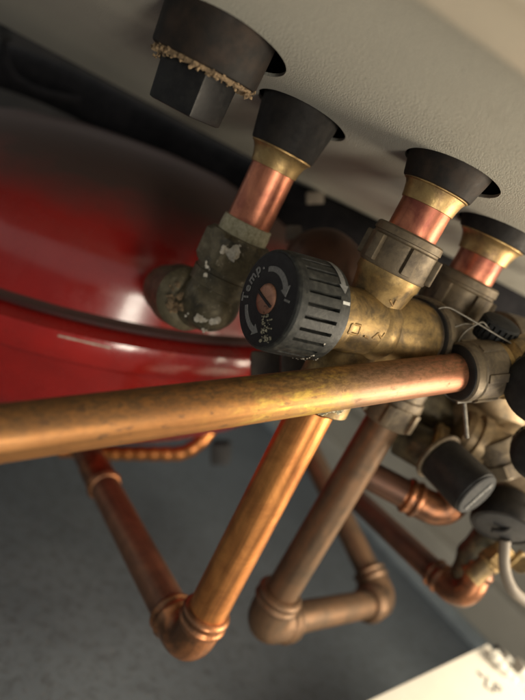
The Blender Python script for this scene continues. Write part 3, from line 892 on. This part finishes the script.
# dark union above pipe C
bm = bmesh.new()
tube(bm, densify(smooth_path([at(465, 588, .36), at(470, 560, .36), at(492, 528, .355)], .02, 8), .0015), lambda s: .0092+.0012*math.exp(-((s-.010)/.003)**2)+.0016*math.exp(-((s-.022)/.004)**2), 28)
tag(link('rubber_boot', bm, BRASS_DARK), 'dark ridged sleeve joining the lower copper elbow to the flat cap', 'rubber sleeve')

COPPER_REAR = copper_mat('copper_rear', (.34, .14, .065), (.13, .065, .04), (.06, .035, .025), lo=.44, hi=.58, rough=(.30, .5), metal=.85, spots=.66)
# ================================================================ PIPES C and D (rear copper elbows)
def rear_pipe(pts, r, arm, label, mats):
    P = [at(*p) for p in pts[:2]]; P.append(on_panel(pts[2][0], pts[2][1], P[1].z))
    t = thing('copper_pipe', P[1], label, 'pipe', 'copper pipes under the boiler')
    d0 = (P[1]-P[0]).normalized(); d1 = (P[2]-P[1]).normalized()
    bm = bmesh.new(); tube(bm, densify([P[0], P[1]-d0*arm*.6], .004), r, 32); link('riser', bm, mats[0], t)
    bm = bmesh.new(); tube(bm, densify([P[1]+d1*arm*.7, P[2]], .01), r, 32); link('rear_run', bm, mats[1], t)
    elbow(t, P[1], d0, d1, r, arm, mats[0])
    return t
rear_pipe([(482, 560, .355), (464, 600, .355), (345, 488)], .0084, .028, 'dark copper pipe whose lowest elbow glows orange above the cream card', (COPPER_REAR, COPPER_DARK))
rear_pipe([(466, 470, .345), (447, 516, .345), (360, 470)], .0092, .030, 'short copper elbow glowing orange below the grey ended cap', (COPPER_REAR, COPPER_DARK))

# ================================================================ RED VESSEL
vc = CAM + Vector((-.168, .542, -.053))
vax = Vector((-.149, -.19, 1)).normalized()
vs_ = thing('expansion_vessel', vc, 'glossy red round expansion vessel with a rolled seam, left of the pipes', 'vessel')
RV = .265
bm = bmesh.new()
prof = [(t*1.05, r*.828) for t, r in [(-.145, .0005), (-.143, .06), (-.132, .13), (-.112, .19), (-.088, .228), (-.060, .250), (-.030, .257), (-.028, .258), (-.0260, .262),
        (-.023, .2705), (-.0125, .2765), (-.0045, .2745), (-.001, .2665), (-.0003, .262)]]
lathe(bm, vc, vc + vax, prof, 160)
link('lower_shell', bm, RED_LIP, vs_, auto=40)
bm = bmesh.new()
prof = [(t*.68, r*.828) for t, r in [(.0045, .2635), (.0055, .2600), (.008, .2560), (.03, .254), (.055, .250), (.085, .238), (.11, .215), (.13, .18), (.145, .13), (.152, .07), (.154, .0005)]]
lathe(bm, vc, vc + vax, prof, 160)
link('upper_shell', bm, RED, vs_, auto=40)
bm = bmesh.new()
lathe(bm, vc, vc + vax, [(-.0003, .205), (-.0003, .2153), (.0035, .2153), (.0035, .205)], 160)
link('seam_shadow', bm, plain('seam_shade_red', (.05, .006, .005), (.03, .008, .007), .6), vs_)  # dark ring that paints the shadow in the gap above the lip

bpy.context.view_layer.update()
bm = bmesh.new(); chp = []
for k in range(24):
    x_ = 58 + k*2.3; q, n_ = on_surface(None, x_, 336 + .235*(x_-60))
    if q: chp.append(q)
tube(bm, chp, lambda s_: .00045+.0006*abs(noise.noise(Vector((s_*260, 2, 0)))), 8)
link('paint_chip', bm, PAINT_DRIP, vs_)
# ================================================================ THINGS BEHIND
bm = bmesh.new()
tube(bm, smooth_path([at(-60, 45, .52), at(60, 85, .52), at(210, 168, .48), at(345, 232, .44), at(600, 330, .46)], .05, 8), lambda s: .0195, 32)
tag(link('lagged_pipe', bm, LAGGING), 'thick black foam lagged pipe running behind the boiler edge', 'pipe')
bm = bmesh.new()
tube(bm, smooth_path([at(8, 10, .45), at(3, 45, .45), at(10, 75, .45), at(38, 92, .46), at(80, 100, .48)], .02, 8), .0028, 14)
tag(link('black_cable', bm, LAGGING), 'thin dark cable drooping at the upper left corner', 'cable', 'black cables')
bm = bmesh.new()
box(bm, at(6, 34, .44), CX*.004, CY*.004, CZ*.004, .001)
tag(link('cable_clip', bm, PLASTIC_GREY), 'tiny grey clip on the dark cable in the upper left corner', 'clip')
# corrugated copper behind
pts = densify(smooth_path([at(60, 450, .50), at(108, 453, .50), at(185, 454, .50), at(206, 438, .50), at(225, 395, .52)], .012, 10), .0012)
bm = bmesh.new(); tube(bm, pts, lambda s: .0064+.00032*math.sin(s*2*math.pi/.0115), 24)
tag(link('corrugated_tube', bm, COPPER_WARM), 'thin corrugated copper tube behind the long pipe, under the red vessel', 'pipe')
bm = bmesh.new(); box(bm, at(221, 452, .66), CX*.011, CY*.012, CZ*.02, .003)
tag(link('wall_bracket', bm, GREY_BRICK), 'small dark grey block behind the long pipe between two copper pipes', 'bracket')
# dark red-brown dome and pale lug behind the knob
bm = bmesh.new(); p = at(322, 270, .34); blob(bm, p, .025, amp=.02, sub=4)
tag(link('pump_head', bm, COPPER_DARK), 'dark red brown rounded housing half hidden behind the temperature knob', 'housing')
bm = bmesh.new(); box(bm, at(314, 201, .44), CX*.007, CY*.005, CZ*.01, .002)
tag(link('pale_clip', bm, BEIGE_HOSE), 'small pale clip just below the boiler edge between two tails', 'clip', 'pale plastic clips')
bm = bmesh.new(); box(bm, at(293, 236, .36), CX*.005, CY*.005, CZ*.01, .002)
tag(link('pale_clip', bm, BEIGE_HOSE), 'small pale clip above the temperature knob', 'clip', 'pale plastic clips')
# dark bracket under the knob
bm = bmesh.new()
box(bm, at(318, 372, .29), CX*.020, CY*.010, CZ*.012, .003)
box(bm, at(272, 372, .31), CX*.012, CY*.012, CZ*.008, .003)
tag(link('dark_bracket', bm, plain('dark_brown_metal', (.07, .055, .04), (.04, .03, .025), .4, .4, scale=90)), 'dark metal bracket between the knob and the long pipe', 'bracket')

# ================================================================ CARD AND CONNECTORS
A = at(488, 644, .48); B = at(370, 700, .415); 
u1 = (B-A).normalized()
best = None
for i in range(200):
    Yc = .30+.0015*i; C = at(525, 690, Yc); dt_ = abs((C-A).normalized().dot(u1))
    if best is None or dt_ < best[0]: best = (dt_, C)
u2 = (best[1]-A); u2 = (u2 - u1*u2.dot(u1)).normalized()
nn = u1.cross(u2).normalized()
if nn.dot(CAM-A) < 0: nn = -nn
Lc = (A.z-.002)/(-u1.z) if u1.z < 0 else .2
cc = thing('card', A + u1*Lc, 'cream printed card leaning at the lower right corner below the copper elbow', 'card')
bm = bmesh.new()
ok = A + u1*Lc*.5 + u2*.11 - nn*.0012
box(bm, ok, u1*Lc*.5, u2*.11, nn*.0012, .0005)
link('card_sheet', bm, CARD, cc)
def on_card(pxx, pyy):
    d = (CX*((pxx-262.5)/F) + CY*((350-pyy)/F) - CZ)
    return CAM + d*((A-CAM).dot(nn)/d.dot(nn))
def card_text(s, pxx, pyy, size, ang):
    c = on_card(pxx, pyy) + nn*.0002
    xd = on_card(pxx+math.cos(ang)*4, pyy-math.sin(ang)*4) - on_card(pxx, pyy); xd.normalize()
    yd = nn.cross(xd).normalized(); mw = Matrix((xd, yd, nn)).transposed().to_4x4(); mw.translation = c
    return text_mesh('lettering', s, size, INK, cc, mw, ext=.00008, bevel=.0001)
bm = bmesh.new()
def stroke(x0, y0, x1, y1, wpx):
    a_, b_ = on_card(x0, y0)+nn*.0001, on_card(x1, y1)+nn*.0001
    d_ = (b_-a_); s_ = nn.cross(d_).normalized()*wpx*.48/F*.5
    box(bm, (a_+b_)/2, d_/2, s_, nn*.0001)
stroke(477, 671.5, 483, 677.5, 2.6)
link('dash_mark', bm, INK, cc, smooth=False)
card_text('LP', 492, 687, .014, R(-35))

cn = thing('cable_connector', at(505, 664, .47), 'white plastic cable connector beside the top corner of the cream card', 'connector')
bm = bmesh.new()
tube(bm, densify(smooth_path([at(492, 652, .468), at(502, 668, .462), at(516, 682, .46), at(540, 700, .455)], .02, 8), .002), lambda s: .0052+.0008*(1 if (s*160) % 1 > .5 else 0), 20)
link('ribbed_boot', bm, WHITE_PLASTIC, cn)
bm = bmesh.new()
box(bm, at(512, 664, .48), (CX*.7-CY*.7)*.011, (CX*.7+CY*.7)*.0035, CZ*.006, .0012)
link('latch', bm, WHITE_PLASTIC, cn)
bm = bmesh.new()
box(bm, at(527, 676, .47), (CX*.7-CY*.7)*.012, (CX*.7+CY*.7)*.0055, CZ*.008, .0015)
link('housing', bm, WHITE_PLASTIC, cn)
bm = bmesh.new()
box(bm, at(503, 654, .485), (CX*.7-CY*.7)*.008, (CX*.7+CY*.7)*.0022, CZ*.004, .0005)
link('terminal', bm, GREY_BRICK, cn)
